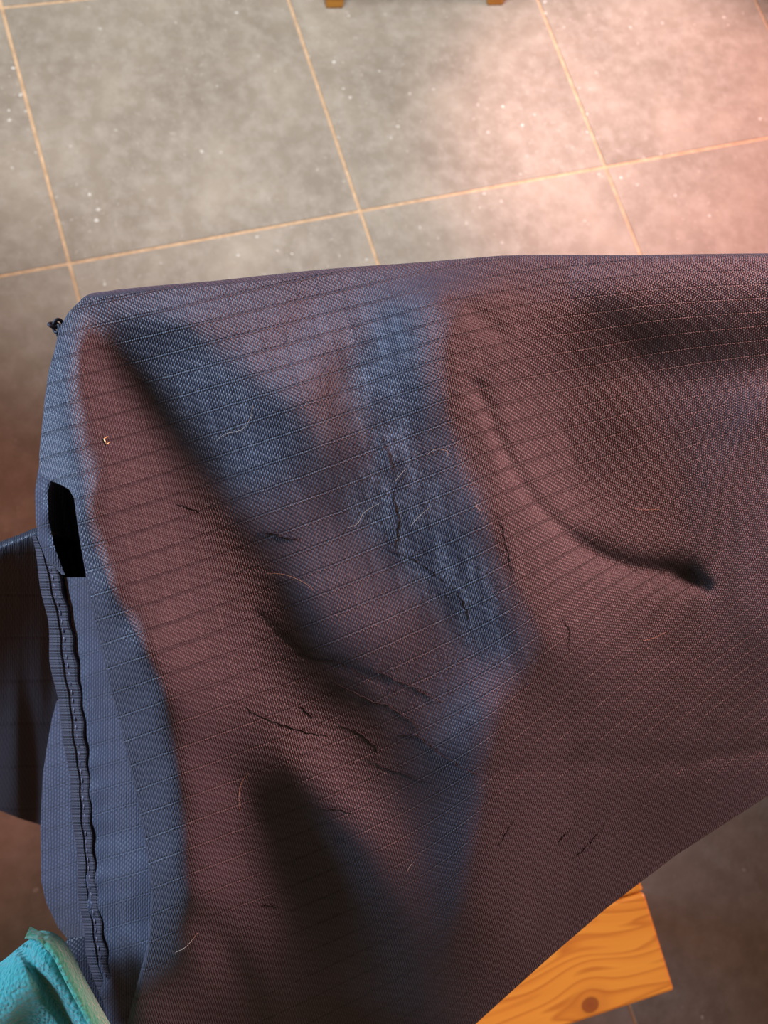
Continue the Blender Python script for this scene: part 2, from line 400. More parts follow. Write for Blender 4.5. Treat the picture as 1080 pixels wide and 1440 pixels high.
# base distance from the lens
BASE = [(110, 415, .365), (300, 395, .362), (640, 362, .368), (860, 362, .380), (1080, 360, .398), (1250, 360, .41),
        (60, 560, .368), (50, 690, .372), (130, 690, .362), (130, 900, .364), (300, 600, .355), (480, 520, .354), (640, 450, .355), (700, 700, .360), (450, 800, .357),
        (770, 890, .366), (600, 1000, .368), (300, 1000, .364), (185, 1100, .369), (680, 1150, .377), (640, 1280, .390), (420, 1250, .386), (215, 1260, .382),
        (300, 1440, .424), (500, 1440, .434), (180, 1440, .412), (400, 1540, .485), (640, 1400, .426), (650, 1470, .450),
        (820, 520, .374), (900, 640, .386), (960, 780, .404), (1080, 560, .396), (1080, 700, .407), (1250, 600, .415), (1250, 850, .447),
        (900, 900, .400), (1000, 1000, .427), (1080, 1120, .457), (900, 1180, .430), (760, 1340, .424), (1250, 1020, .48)]
D0 = tps(BASE, GX, GY, 0.0006) + 0.155 * 0.00033 * np.clip(GX - 150, 0, 650)
smooth = lambda q: (lambda c: c * c * (3 - 2 * c))(np.clip(q, 0, 1))
D0 += .024 * smooth((GX - 690) / 150) * smooth((GY - 385) / 160) * (1 - smooth((GY - 600) / 330))     # the hollow on the right
# facing: -1 turned to the added blue light on the left, +1 turned to the right
FC = []
def frow(y, *pairs):
    for x, f in pairs: FC.append((x, y, f))
frow(400, (110, -.5), (300, -.3), (480, -.5), (600, -.4), (680, .5), (800, .2), (950, .3), (1080, .2))
frow(490, (72, -1.3), (105, -1.0), (124, .3), (145, .8), (172, .2), (215, -.7), (330, -.6))
frow(450, (80, -1.3), (108, -.9), (125, -.1), (160, -.6), (300, -.35), (440, -.4), (520, -.8), (600, -.6), (640, .2), (690, .8), (760, .2), (850, -.2), (950, .4), (1080, .2))
frow(550, (62, -1.4), (100, -1.2), (125, .4), (160, 1.0), (200, .4), (260, -.7), (350, -.8), (420, -.4), (480, .35), (520, -.1), (580, -.8), (620, -.2), (660, 1.0), (720, .7), (800, .1), (880, .5), (960, .0), (1080, .4))
frow(630, (55, -1.4), (100, -1.2), (128, .5), (170, 1.1), (230, .7), (290, -.3), (380, -.8), (440, -.5), (500, .1), (560, -.5), (620, -.1), (670, .6), (710, 1.0), (800, .3), (900, .6), (1000, .3), (1080, .4))
frow(720, (80, -1.2), (115, -.8), (140, .4), (200, 1.0), (270, .8), (330, -.1), (400, -.05), (470, .1), (540, -.5), (610, -.8), (660, -.4), (700, .6), (750, 1.0), (850, .6), (950, .4), (1080, .5))
frow(820, (110, -1.1), (145, -1.0), (185, .5), (240, 1.0), (320, .8), (400, -.2), (460, .1), (520, .4), (590, -.1), (650, -.7), (690, -.4), (740, .4), (790, 1.0), (900, .6), (1000, .4), (1080, .5))
frow(910, (135, -1.3), (190, -1.1), (225, .4), (290, .9), (360, .7), (430, -.4), (490, .0), (560, .6), (650, .4), (720, -.2), (760, .5), (800, 1.0), (920, .7), (1080, .5))
frow(1000, (160, -1.3), (215, -1.1), (250, .3), (320, .7), (400, .7), (460, .1), (530, -.6), (620, -.5), (680, -.1), (720, .9), (800, .9), (920, .7), (1080, .6))
frow(1100, (185, -1.3), (235, -1.1), (265, .3), (300, .5), (340, -.1), (400, -.6), (440, .4), (490, .9), (540, .2), (600, -.6), (660, -.5), (700, .7), (760, .9), (900, .7), (1080, .6))
frow(1180, (200, -1.3), (245, -1.1), (275, .2), (330, .5), (380, -.1), (440, -.7), (500, .4), (550, .8), (600, -.2), (645, -.4), (690, .8), (760, .9), (900, .7))
frow(1260, (210, -1.3), (245, -1.1), (275, .1), (330, .5), (390, .5), (440, -.3), (490, -.7), (550, .1), (590, .4), (630, 0), (670, .8), (760, .9), (860, .7))
frow(1340, (205, -1.2), (230, -1.0), (265, .1), (310, -.2), (370, .3), (440, .4), (510, -.4), (570, -.2), (640, .4), (720, .8))
frow(1430, (185, -1.1), (215, -.8), (250, .1), (320, -.2), (400, .2), (500, .1), (560, -.1), (650, .6))
frow(1540, (180, -.8), (300, 0), (500, .1))
FC += [(-40, 500, -1.2), (-40, 800, -1.2), (40, 1000, -1.2), (80, 1200, -1.2), (1250, 450, .3), (1250, 700, .4), (1250, 1000, .5), (1000, 1300, .7), (500, 330, -.3), (900, 330, .3)]
FC = [(x, y, -0.05 if (f < 0 and 520 < x < 700 and y > 950) else (f * .45 if (f < 0 and 545 < x < 700 and y > 500) else f)) for x, y, f in FC]
FC = [(x, y, .48 if (840 < x < 1090 and 440 < y < 640) else f) for x, y, f in FC]
FC = [(x, y, f * 0.66 if (f < 0 and x > 290 and y > 620) else (f * 0.8 if (f < 0 and x > 290) else (f * 1.7 if f < -.75 and y > 700 else f))) for x, y, f in FC]
rngw = np.random.RandomState(11)
WX = blur(rngw.randn(*GX.shape), 11) * 11 * 3.5 * 9; WY = blur(rngw.randn(*GX.shape), 11) * 11 * 3.5 * 9
F = tps(FC, GX + WX, GY + WY, 0.0004)
F = blur(F, 1.6)
PX = 0.355 / 1080
def integrate(gx_, gy_, wy):
    """height whose slopes best follow (gx_, gy_), by a mirrored FFT"""
    a = np.concatenate([np.concatenate([gx_, -gx_[:, ::-1]], 1), np.concatenate([gx_, -gx_[:, ::-1]], 1)[::-1]], 0)
    b_ = np.concatenate([np.concatenate([gy_, gy_[:, ::-1]], 1), -np.concatenate([gy_, gy_[:, ::-1]], 1)[::-1]], 0)
    ky = 2j * math.pi * np.fft.fftfreq(a.shape[0])[:, None]; kx = 2j * math.pi * np.fft.fftfreq(a.shape[1])[None]
    den = kx * kx + wy * ky * ky; den[0, 0] = 1
    h_ = (kx * np.fft.fft2(a) + wy * ky * np.fft.fft2(b_)) / den; h_[0, 0] = 0
    return np.real(np.fft.ifft2(h_))[:gx_.shape[0], :gx_.shape[1]]
H = integrate(F * 0.85 * PX * ST, -0.30 * F * 0.85 * PX * ST, 0.22)
H -= blur(H, 30)
# creases and soft hollows: (polyline, half width px, depth m)
def dist_to(pl):
    p = spline(pl, 60); best = np.full(GX.shape, 1e9)
    for (x0, y0), (x1, y1) in zip(p[:-1], p[1:]):
        dx, dy = x1 - x0, y1 - y0; L = dx * dx + dy * dy + 1e-9
        t = np.clip(((GX - x0) * dx + (GY - y0) * dy) / L, 0, 1)
        best = np.minimum(best, np.hypot(GX - x0 - t * dx, GY - y0 - t * dy))
    return best
DIMP = [([(672, 545), (705, 625), (752, 705), (820, 768), (880, 795), (945, 805), (990, 825)], 11, .0030),
        ([(820, 770), (890, 800), (960, 808)], 24, .0052),
        ([(735, 385), (790, 402), (850, 445), (900, 495)], 34, .0014),
        ([(640, 425), (668, 440), (700, 470)], 15, .0022),
        ([(640, 440), (630, 520), (640, 620), (690, 740), (760, 880), (775, 915)], 16, -.0006),
        ([(775, 910), (730, 990), (690, 1090), (650, 1230), (630, 1330)], 18, -.0004),
        ([(900, 500), (950, 520), (1080, 515)], 34, .0008),
        ([(945, 640), (955, 690), (950, 730)], 28, .0008),
        ([(1080, 560), (1020, 660), (960, 760)], 30, -.0016),
        ([(690, 1090), (800, 1075), (960, 1070), (1080, 1055)], 18, .0010),
        ([(960, 1080), (1010, 1062), (1090, 1055)], 10, .0010),
        ([(360, 862), (430, 920), (480, 935), (540, 960)], 7, .0008),
        ([(790, 600), (812, 660), (806, 690)], 10, .0009),
        ([(290, 1300), (340, 1380), (360, 1440)], 28, .0030),
        ([(330, 1095), (400, 1180), (470, 1280), (540, 1370)], 26, .0016)]
for pl, wd, dp in DIMP: H += dp * np.exp(-(dist_to(pl) / wd) ** 2)
# small crumples
def fractal(seed, s):
    rng = np.random.RandomState(seed); return blur(rng.randn(*GX.shape), s) * s * 3.5
topr = np.exp(-((GX - 480) / 260) ** 2 - ((GY - 470) / 130) ** 2)
rgt = np.exp(-((GX - 850) / 170) ** 2 - ((GY - 570) / 170) ** 2)
H += fractal(1, 9) * .00022 + fractal(2, 4.5) * .00012 * (0.5 + 2.0 * topr + 1.3 * rgt) + fractal(5, 10) * .0005 * rgt
YTk = [(90, 424), (118, 420), (200, 411), (300, 402), (430, 389), (540, 379), (640, 369), (700, 366), (760, 367), (900, 369), (1080, 367), (1250, 369)]
e0 = np.clip((GY - poly(YTk, GX)) / 60, 0, 1); DEP = D0 + H * (0.25 + 0.75 * e0 * e0 * (3 - 2 * e0))
def samp(A, x, y):
    fx = np.clip((np.asarray(x, float) - gx[0]) / ST, 0, len(gx) - 1.001); fy = np.clip((np.asarray(y, float) - gy[0]) / ST, 0, len(gy) - 1.001)
    i = fx.astype(int); j = fy.astype(int); u = fx - i; v = fy - j
    return A[j, i] * (1 - u) * (1 - v) + A[j, i + 1] * u * (1 - v) + A[j + 1, i] * (1 - u) * v + A[j + 1, i + 1] * u * v

# thread coordinates: weft rows (V) and warp columns (U) counted in ripstop cells, from observed run and spacing
def solve_field(obs):
    cs = 50.0; nx, ny = 29, 28; x0, y0 = -70, 310
    N = np.zeros((nx * ny, nx * ny)); B = np.zeros(nx * ny)
    def add(cells, val, wt):      # accumulate the normal equations directly
        r = {}
        for (i, j), c in cells: r[j * nx + i] = r.get(j * nx + i, 0) + c * wt
        for p, cp in r.items():
            B[p] += cp * val * wt
            for q, cq in r.items(): N[p, q] += cp * cq
    for x, y, slope, spc in obs:     # slope: direction (dx,dy) of the thread line; spc: perpendicular spacing px
        dx, dy = slope; L = math.hypot(dx, dy); dx /= L; dy /= L; n = (-dy, dx)
        i = int((x - x0) / cs); j = int((y - y0) / cs); i = min(max(i, 0), nx - 2); j = min(max(j, 0), ny - 2)
        fx = (x - x0) / cs - i; fy = (y - y0) / cs - j
        gxc = {(i, j): -(1 - fy), (i + 1, j): (1 - fy), (i, j + 1): -fy, (i + 1, j + 1): fy}
        gyc = {(i, j): -(1 - fx), (i, j + 1): (1 - fx), (i + 1, j): -fx, (i + 1, j + 1): fx}
        add([(k, v * dx / cs) for k, v in gxc.items()] + [(k, v * dy / cs) for k, v in gyc.items()], 0, 60)
        add([(k, v * n[0] / cs) for k, v in gxc.items()] + [(k, v * n[1] / cs) for k, v in gyc.items()], 1 / spc, 60)
    for j in range(ny):
        for i in range(nx):
            if 0 < i < nx - 1: add([((i - 1, j), 1), ((i, j), -2), ((i + 1, j), 1)], 0, 0.25)
            if 0 < j < ny - 1: add([((i, j - 1), 1), ((i, j), -2), ((i, j + 1), 1)], 0, 0.25)
            if i < nx - 1 and j < ny - 1: add([((i, j), 1), ((i + 1, j), -1), ((i, j + 1), -1), ((i + 1, j + 1), 1)], 0, 0.25)
    add([((0, 0), 1)], 0, 1)
    s = np.linalg.solve(N + 1e-9 * np.eye(nx * ny), B).reshape(ny, nx)
    fx = np.clip((GX - x0) / cs, 0, nx - 1.001); fy = np.clip((GY - y0) / cs, 0, ny - 1.001)
    i = fx.astype(int); j = fy.astype(int); u = fx - i; v = fy - j
    R = s[j, i] * (1 - u) * (1 - v) + s[j, i + 1] * u * (1 - v) + s[j + 1, i] * (1 - u) * v + s[j + 1, i + 1] * u * v
    return blur(R, 9)
VO = [(150, 470, (1, -.22), 31), (150, 600, (1, -.27), 33), (200, 760, (1, -.28), 33), (230, 950, (1, -.33), 33), (280, 1150, (1, -.36), 33), (330, 1330, (1, -.36), 32),
      (330, 450, (1, -.23), 29), (400, 560, (1, -.29), 32), (400, 700, (1, -.31), 32), (430, 850, (1, -.33), 32), (450, 1000, (1, -.36), 32), (520, 1150, (1, -.40), 30), (550, 1300, (1, -.36), 28),
      (560, 430, (1, -.27), 24), (560, 560, (1, -.31), 31), (600, 700, (1, -.33), 31), (650, 850, (1, -.36), 30), (660, 960, (1, -.42), 29), (640, 1080, (1, -.48), 28),
      (700, 400, (1, -.12), 20), (800, 400, (1, -.05), 22), (950, 400, (1, -.02), 20), (1070, 400, (1, -.02), 18),
      (700, 520, (1, -.20), 29), (800, 520, (1, -.10), 26), (950, 500, (1, -.04), 24), (1070, 480, (1, -.02), 22),
      (760, 640, (1, -.25), 27), (860, 620, (1, -.22), 25), (980, 600, (1, -.22), 22), (840, 720, (1, -.36), 24), (940, 690, (1, -.45), 21), (1050, 620, (1, -.45), 19),
      (790, 820, (1, -.62), 24), (850, 850, (1, -.72), 21), (950, 850, (1, -.85), 19), (1050, 800, (1, -.9), 18),
      (760, 980, (1, -.80), 21), (850, 980, (1, -.95), 19), (960, 980, (1, -1.05), 18), (720, 1120, (1, -1.05), 20), (800, 1120, (1, -1.15), 19), (920, 1120, (1, -1.2), 18),
      (690, 1240, (1, -1.25), 20), (780, 1240, (1, -1.3), 19), (680, 1360, (1, -1.2), 19)]
UO = []
for x, y, (dx, dy), spc in VO:
    if x < 620 or y < 450: UO.append((x, y, (-0.26, -1) if x < 500 else (-0.30, -1), 32))
    elif x < 700 and y < 1100: UO.append((x, y, (-0.28, -1), 31))
    else: UO.append((x, y, (-0.10 if y < 700 else -0.30, -1), 28))
VV = solve_field([(x, y, s, sp) for x, y, s, sp in VO])
UU = solve_field([(x, y, s, sp) for x, y, s, sp in UO])
WEAR_GLINT = np.zeros_like(GX)
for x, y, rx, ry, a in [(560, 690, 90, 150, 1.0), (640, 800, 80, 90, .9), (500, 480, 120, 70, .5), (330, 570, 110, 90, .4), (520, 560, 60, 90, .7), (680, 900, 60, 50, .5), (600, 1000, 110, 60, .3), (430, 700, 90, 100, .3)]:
    WEAR_GLINT = np.maximum(WEAR_GLINT, a * np.exp(-((GX - x - (GY - y) * .35) / rx) ** 2 - ((GY - y) / ry) ** 2))

# top panel ---------------------------------------------------------
XLk = [(360, 118), (385, 100), (420, 86), (470, 79), (520, 70), (560, 64), (640, 56), (666, 56), (671, 62), (676, 72), (681, 86), (688, 99), (700, 106), (760, 115), (815, 123), (900, 140), (960, 155), (1020, 170),
       (1100, 190), (1180, 205), (1260, 216), (1330, 212), (1400, 196), (1440, 186), (1560, 170)]
XRk = [(360, 1250), (1000, 1250), (1012, 1240), (1118, 1080), (1202, 950), (1278, 850), (1356, 760), (1428, 680), (1500, 600), (1560, 540)]
YTk = [(90, 424), (118, 420), (200, 411), (300, 402), (430, 389), (540, 379), (640, 369), (700, 366), (760, 367), (900, 369), (1080, 367), (1250, 369)]
NR, NC = 400, 360
t = np.linspace(0, 1, NR)[:, None]; s = np.linspace(0, 1, NC)[None]
y0 = 360 + 1200 * t + 0 * s
sL = poly(XLk, y0); sR = poly(XRk, y0)
ss = s * (0.55 + 0.45 * s)     # denser on the left
X = sL + (sR - sL) * ss
Y = y0 + (poly(YTk, X) - 360) * np.maximum(0, 1 - (y0 - 360) / 160)
P = at(X, Y, samp(DEP, X, Y)); U = samp(UU, X, Y); V = samp(VV, X, Y); W = samp(WEAR_GLINT, X, Y)
UPW = np.array([0, 0, 1.0])
def sm(A, k):   # light smoothing along the first axis
    B = A.copy()
    for _ in range(k): B[1:-1] = (B[:-2] + 2 * B[1:-1] + B[2:]) / 4
    return B
def roll(edge, inner, r, turn, drop, n, m, lean=0.0):
    """continue an edge loop (k,3): arc of radius r through `turn`, then a straight fall; returns list of loops + arc lengths"""
    tan = edge - inner; tan = sm(tan / np.linalg.norm(tan, axis=1)[:, None], 8)
    out = []; ln = []
    tan /= np.linalg.norm(tan, axis=1)[:, None]
    along = np.gradient(edge, axis=0); along = sm(along, 8); along /= np.linalg.norm(along, axis=1)[:, None]
    nrm = np.cross(along, tan); nrm /= np.linalg.norm(nrm, axis=1)[:, None]
    flip = np.sign((nrm * (CAM - edge)).sum(1))[:, None]; nrm = nrm * flip      # towards the viewer side
    r = np.broadcast_to(r, (len(edge),))[:, None]; drop = np.broadcast_to(drop, (len(edge),))[:, None]
    for k in range(1, n + 1):
        a = turn * k / n
        out.append(edge + tan * r * math.sin(a) - nrm * r * (1 - math.cos(a))); ln.append(r[:, 0] * a)
    dirv = tan * math.cos(turn) - nrm * math.sin(turn)
    dirv = dirv * 0.35 + np.array([0, 0, -1.0]) * 0.65 + lean * tan; dirv /= np.linalg.norm(dirv, axis=1)[:, None]
    base = out[-1]
    for k in range(1, m + 1):
        q = k / m; wob = 0.004 * np.sin(np.linspace(0, 40, len(edge)) + 3 * q)[:, None] * q * tan * np.minimum(drop / .1, 1)
        out.append(base + dirv * drop * q + wob); ln.append(r[:, 0] * turn + drop[:, 0] * q)
    return out, ln
# left
dropL = np.interp(y0[:, 0], [360, 640, 690, 800, 1560], [.34, .30, .012, .012, .012])
rl, ll = roll(P[:, 0], P[:, 3], 0.0024, 2.0, dropL, 8, 8)
rr, lr = roll(P[:, -1], P[:, -4], 0.0045, 1.7, 0.20, 8, 8)
ext = lambda A, f0, L0, L1: np.concatenate([np.stack([A[:, 0] - f0 * l / .0105 for l in L0[::-1]], 1), A, np.stack([A[:, -1] + f0 * l / .0105 for l in L1], 1)], 1)
P2 = np.concatenate([np.stack(rl[::-1], 1), P, np.stack(rr, 1)], 1)
U2 = ext(U, 1, ll, lr); V2 = ext(V, 0, ll, lr); W2 = ext(W, 0, ll, lr)
# far side (over the top edge) and near bottom
rt0, lt0 = roll(P[0], P[3], 0.0065, 1.75, 0.34, 8, 12)
nl, nrr = len(rl), len(rr); rt_ = []; lt = []
fl_ = np.linspace(0, 1, nl)[::-1][:, None]; fr_ = np.linspace(0, 1, nrr)[:, None]
for e_, l_ in zip(rt0, lt0):      # the fall dies out into the side folds
    dsp = e_ - P[0]
    rt_.append(P2[0] + np.concatenate([dsp[:1] * (1 - fl_), dsp, dsp[-1:] * (1 - fr_)], 0))
    lt.append(np.concatenate([np.repeat(l_[:1], nl), l_, np.repeat(l_[-1:], nrr)]))
rb0, lb0 = roll(P[-1], P[-4], 0.02, 1.2, 0.20, 6, 8)
rb_ = []; lb = []
for e_, l_ in zip(rb0, lb0):
    dsp = e_ - P[-1]
    rb_.append(P2[-1] + np.concatenate([dsp[:1] * (1 - fl_), dsp, dsp[-1:] * (1 - fr_)], 0))
    lb.append(np.concatenate([np.repeat(l_[:1], nl), l_, np.repeat(l_[-1:], nrr)]))
P3 = np.concatenate([np.stack(rt_[::-1], 0), P2, np.stack(rb_, 0)], 0)
U3 = np.concatenate([np.repeat(U2[:1], len(rt_), 0), U2, np.repeat(U2[-1:], len(rb_), 0)], 0)
V3 = np.concatenate([np.stack([V2[0] - l / .0105 for l in lt[::-1]], 0), V2, np.stack([V2[-1] + l / .0105 for l in lb], 0)], 0)
W3 = np.concatenate([np.repeat(W2[:1], len(rt_), 0), W2, np.repeat(W2[-1:], len(rb_), 0)], 0)
child('top_panel', grid_mesh('top_panel', P3, np.stack([U3, V3], -1), {'wear_glint': W3}), M_CLOTH)

def strip(name, lk, rk, ya, yb, nr, nc, dfun, mat, uvs=(33, 33), rollpts=0):
    y = np.linspace(ya, yb, nr)[:, None] + np.zeros((1, nc)); q = np.linspace(0, 1, nc)[None] + np.zeros((nr, 1))
    xl = poly(lk, y); xr = poly(rk, y); x = xl + (xr - xl) * q
    Pt = at(x, y, dfun(x, y, q)); uv = np.stack([x / uvs[0], (y + .30 * x) / uvs[1]], -1)
    return child(name, grid_mesh(name, Pt, uv, {'wear_glint': 0 * x}), mat)
foldx = lambda y: poly(XLk, y)
foldd = lambda y: samp(DEP, poly(XLk, y) + 4, y)
tape_d = lambda y: np.interp(y, [752, 800, 900, 1100, 1350, 1520], [.392, .390, .398, .405, .408, .42])
# side panel with blue left light put into its tint, tucked under the rolled fold
SL = [(800, 88), (830, 94), (860, 98), (950, 107), (1050, 112), (1120, 114), (1200, 116), (1270, 120), (1350, 132), (1440, 152), (1520, 170)]
SR = [(800, 118), (900, 152), (1020, 180), (1100, 204), (1200, 224), (1300, 230), (1400, 214), (1440, 206), (1520, 200)]
strip('side_panel', SL, SR, 812, 1520, 220, 36, lambda x, y, q: (foldd(y) + .007) * q + (tape_d(y) + .007) * (1 - q) - .003 * np.sin(q * math.pi) +
      .0011 * np.sin(y / 6.4 + 1.5 * q) * (1 - q) ** 2 + .0012 * np.sin(y / 23.0 + q * 2), M_SIDE_LIT)
# narrow strip on the outer side of the slot
strip('edge_strip', [(640, 60), (660, 54), (690, 49), (730, 50), (760, 54), (790, 66), (808, 86)], [(640, 76), (672, 74), (690, 67), (730, 68), (770, 77), (808, 91)], 640, 808, 60, 16,
      lambda x, y, q: .366 + .0 * y + .016 * (1 - q) ** 2 + (y - 640) * 6e-5 + .0012 * np.sin(y / 9), M_SIDE_LIT)
# backing sheet in the slot, its darkness is shade put into the colour
strip('slot_shade', [(660, 52), (700, 56), (830, 80), (860, 90)], [(660, 118), (700, 122), (830, 140), (860, 150)], 668, 860, 30, 12,
      lambda x, y, q: .47 + .05 * np.sin(q * math.pi), M_SHADED)
# lower panel
strip('lower_panel', [(985, 80), (1010, 73), (1050, 66), (1090, 60), (1160, 57), (1240, 58), (1270, 65), (1305, 82), (1345, 116)],
      [(985, 110), (1100, 128), (1200, 134), (1300, 150), (1345, 160)], 985, 1345, 110, 26,
      lambda x, y, q: tape_d(y) + .009 + .030 * (1 - q) ** 1.6 + .0028 * np.sin(y / 26 + q) * (1 - q) + (y - 985) * 1.2e-4 * (1 - q), M_SIDE_LIT, (40, 29))
strip('lower_shade', [(1318, 96), (1345, 80), (1520, 70)], [(1318, 150), (1400, 190), (1520, 210)], 1318, 1520, 30, 10, lambda x, y, q: tape_d(y) + .028 + .02 * (1 - q), M_SHADED)  # added dark strip, gap shade painted as fabric colour
# flap of the navy cloth hanging on the left, shade put into its colour
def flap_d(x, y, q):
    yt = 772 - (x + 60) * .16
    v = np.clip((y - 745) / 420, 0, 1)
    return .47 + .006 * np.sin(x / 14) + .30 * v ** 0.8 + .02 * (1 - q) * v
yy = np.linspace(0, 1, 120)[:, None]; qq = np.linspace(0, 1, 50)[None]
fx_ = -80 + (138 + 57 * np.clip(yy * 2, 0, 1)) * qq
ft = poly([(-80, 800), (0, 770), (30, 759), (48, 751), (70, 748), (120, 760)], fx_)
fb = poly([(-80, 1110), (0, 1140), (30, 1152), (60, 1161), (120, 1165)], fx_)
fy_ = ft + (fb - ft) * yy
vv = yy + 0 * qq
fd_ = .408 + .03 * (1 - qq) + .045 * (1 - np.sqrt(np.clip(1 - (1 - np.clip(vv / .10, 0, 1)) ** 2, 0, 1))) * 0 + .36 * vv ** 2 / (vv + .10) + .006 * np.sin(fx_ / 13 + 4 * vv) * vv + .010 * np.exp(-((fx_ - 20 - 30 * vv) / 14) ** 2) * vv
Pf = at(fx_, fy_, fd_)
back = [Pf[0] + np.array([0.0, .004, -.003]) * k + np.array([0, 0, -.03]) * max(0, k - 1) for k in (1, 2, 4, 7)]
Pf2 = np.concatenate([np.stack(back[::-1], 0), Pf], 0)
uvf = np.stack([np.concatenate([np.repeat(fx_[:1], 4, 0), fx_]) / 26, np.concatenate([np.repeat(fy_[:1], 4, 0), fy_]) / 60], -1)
child('hanging_flap', grid_mesh('hanging_flap', Pf2, uvf, {'wear_glint': 0 * uvf[..., 0]}), M_SHADED)

# binding tape: folded double along the seam
BLk = [(752, 44), (810, 55), (870, 66), (930, 71), (1000, 83), (1060, 93), (1130, 101), (1200, 107), (1270, 112), (1340, 121), (1400, 140), (1460, 166), (1520, 190)]
BRk = [(752, 58), (800, 84), (870, 101), (950, 114), (1020, 121), (1100, 128), (1180, 132), (1240, 138), (1320, 148), (1400, 168), (1460, 188), (1520, 208)]
nr, nc = 260, 40
by = np.linspace(752, 1520, nr)[:, None] + np.zeros((1, nc)); bq = np.linspace(0, 1, nc)[None] + np.zeros((nr, 1))
bxl = poly(BLk, by) + 1.6 * np.sin(by / 17); bxr = poly(BRk, by) + 1.4 * np.sin(by / 6.4)
bx = bxl + (bxr - bxl) * bq
hump = np.abs(np.sin(bq * math.pi * 2)) ** 0.6 * (.0028 + .0016 * (bq > .5))
base_b = np.interp(by, [752, 800, 900, 1100, 1350, 1520], [.392, .390, .398, .405, .408, .42])
bd = base_b + .010 * (1 - bq) - hump
tape = child('binding_tape', grid_mesh('binding_tape', at(bx, by, bd), np.stack([bq, (by - 752) / 330], -1)), M_TAPE)
# stitches along the tape
sv, sf = [], []
for k in range(58):
    ys = 775 + k * 12.4; q = .62
    for q in (.60,):
        pts = []
        for dy in (-3.2, 0, 3.2):
            yk = ys + dy; xl = float(poly(BLk, yk)); xr = float(poly(BRk, yk)); xk = xl + (xr - xl) * q
            d = float(np.interp(yk, [752, 800, 900, 1100, 1350, 1520], [.392, .390, .398, .405, .408, .42])) + .010 * (1 - q) - .0044 * abs(math.sin(q * 2 * math.pi)) ** .6 - .0004 + (0.0004 if dy else -.0002)
            pts.append(at(xk, yk, d))
        v_, f_ = tube_mesh('s', pts, .00042, 5); o_ = len(sv)
        sv += v_; sf += [tuple(i + o_ for i in f) for f in f_]
me = from_vf('stitching', sv, sf); me.transform(INV)
st = link('stitching', me, M_STITCH, tape)

# snags, fuzz and the little knot ------------------------------------------------
def on_cloth(pts, lift=.0003):
    p = np.array(pts, float); return at(p[:, 0], p[:, 1], samp(DEP, p[:, 0], p[:, 1]) - lift)
SN = [([(248, 710), (262, 713), (280, 719)], .55), ([(368, 748), (385, 750), (400, 756), (419, 758)], .7), ([(345, 995), (368, 1008), (400, 1020), (440, 1032), (462, 1034)], .45),
      ([(424, 993), (433, 1003), (442, 1009)], .6), ([(466, 958), (490, 970), (520, 985), (545, 992), (570, 1008), (588, 1024)], .55), ([(477, 1021), (500, 1027), (518, 1040), (535, 1056)], .5),
      ([(560, 1034), (585, 1035), (605, 1050), (630, 1068), (650, 1080), (672, 1090)], .55), ([(515, 1065), (540, 1078), (575, 1092), (610, 1104)], .4), ([(520, 938), (560, 958), (590, 972), (622, 988)], .45),
      ([(370, 860), (400, 890), (435, 925), (470, 930), (515, 955)], .35), ([(445, 1137), (470, 1138), (500, 1143)], .45), ([(370, 1274), (380, 1272), (391, 1276)], .7),
      ([(785, 1186), (790, 1178), (808, 1162)], .4), ([(808, 1206), (828, 1188), (852, 1160)], .45), ([(962, 796), (976, 808), (989, 823)], .5), ([(700, 1192), (712, 1172), (727, 1150)], .35),
      ([(548, 690), (556, 715), (558, 745), (552, 770)], .5), ([(540, 772), (575, 785), (600, 800), (628, 822)], .45), ([(790, 870), (800, 885), (800, 915)], .35), ([(640, 830), (650, 850), (658, 872)], .5),
      ([(535, 612), (545, 640), (555, 668)], .4), ([(700, 720), (712, 765), (722, 810)], .35)]
rng = random.Random(3)
for pl, r in SN:
    p = spline(pl, 6 * len(pl)); n = len(p)
    tanv = np.gradient(p, axis=0); nr_ = np.stack([-tanv[:, 1], tanv[:, 0]], 1); nr_ /= np.linalg.norm(nr_, axis=1)[:, None] + 1e-9
    p = p + nr_ * (np.array([rng.uniform(-1, 1) for _ in range(n)]) * 1.6)[:, None]
    q = on_cloth(p, .0002) + np.array([0, 0, 1]) * np.array([rng.uniform(0, .0004) for _ in range(n)])[:, None]
    rad = .001 * r * 0.62 * (0.35 + 0.65 * np.sin(np.linspace(0.15, math.pi - .15, n))) * np.array([rng.uniform(.7, 1.3) for _ in range(n)])
    v_, f_ = tube_mesh('thread_snag', q, rad, 5); child('thread_snag', from_vf('thread_snag', v_, f_), M_THREAD)
sv, sf = [], []
for k in range(420):
    c = rng.choice([(560, 690, 60, 110), (640, 800, 55, 70), (690, 860, 40, 60), (500, 500, 120, 60), (610, 940, 90, 40), (530, 590, 40, 80)])
    x = rng.gauss(c[0], c[2] * .6); y = rng.gauss(c[1], c[3] * .6); a = rng.uniform(0, 6.28); L = rng.uniform(1.5, 5); cu = rng.uniform(-2.5, 2.5)
    pts = []
    for i in range(5):
        pts.append((x, y)); x += L * .4 * math.cos(a); y += L * .4 * math.sin(a); a += cu * .4
    q = on_cloth(pts, .0003) + np.array([0, 0, 1]) * (np.sin(np.linspace(0, math.pi, 5)) * rng.uniform(0, .0007))[:, None]
    v_, f_ = tube_mesh('f', q, .00009, 3); o_ = len(sv); sv += v_; sf += [tuple(i + o_ for i in f) for f in f_]
fz = child('worn_fuzz', from_vf('worn_fuzz', sv, sf), M_FUZZ); fz['kind'] = 'stuff'
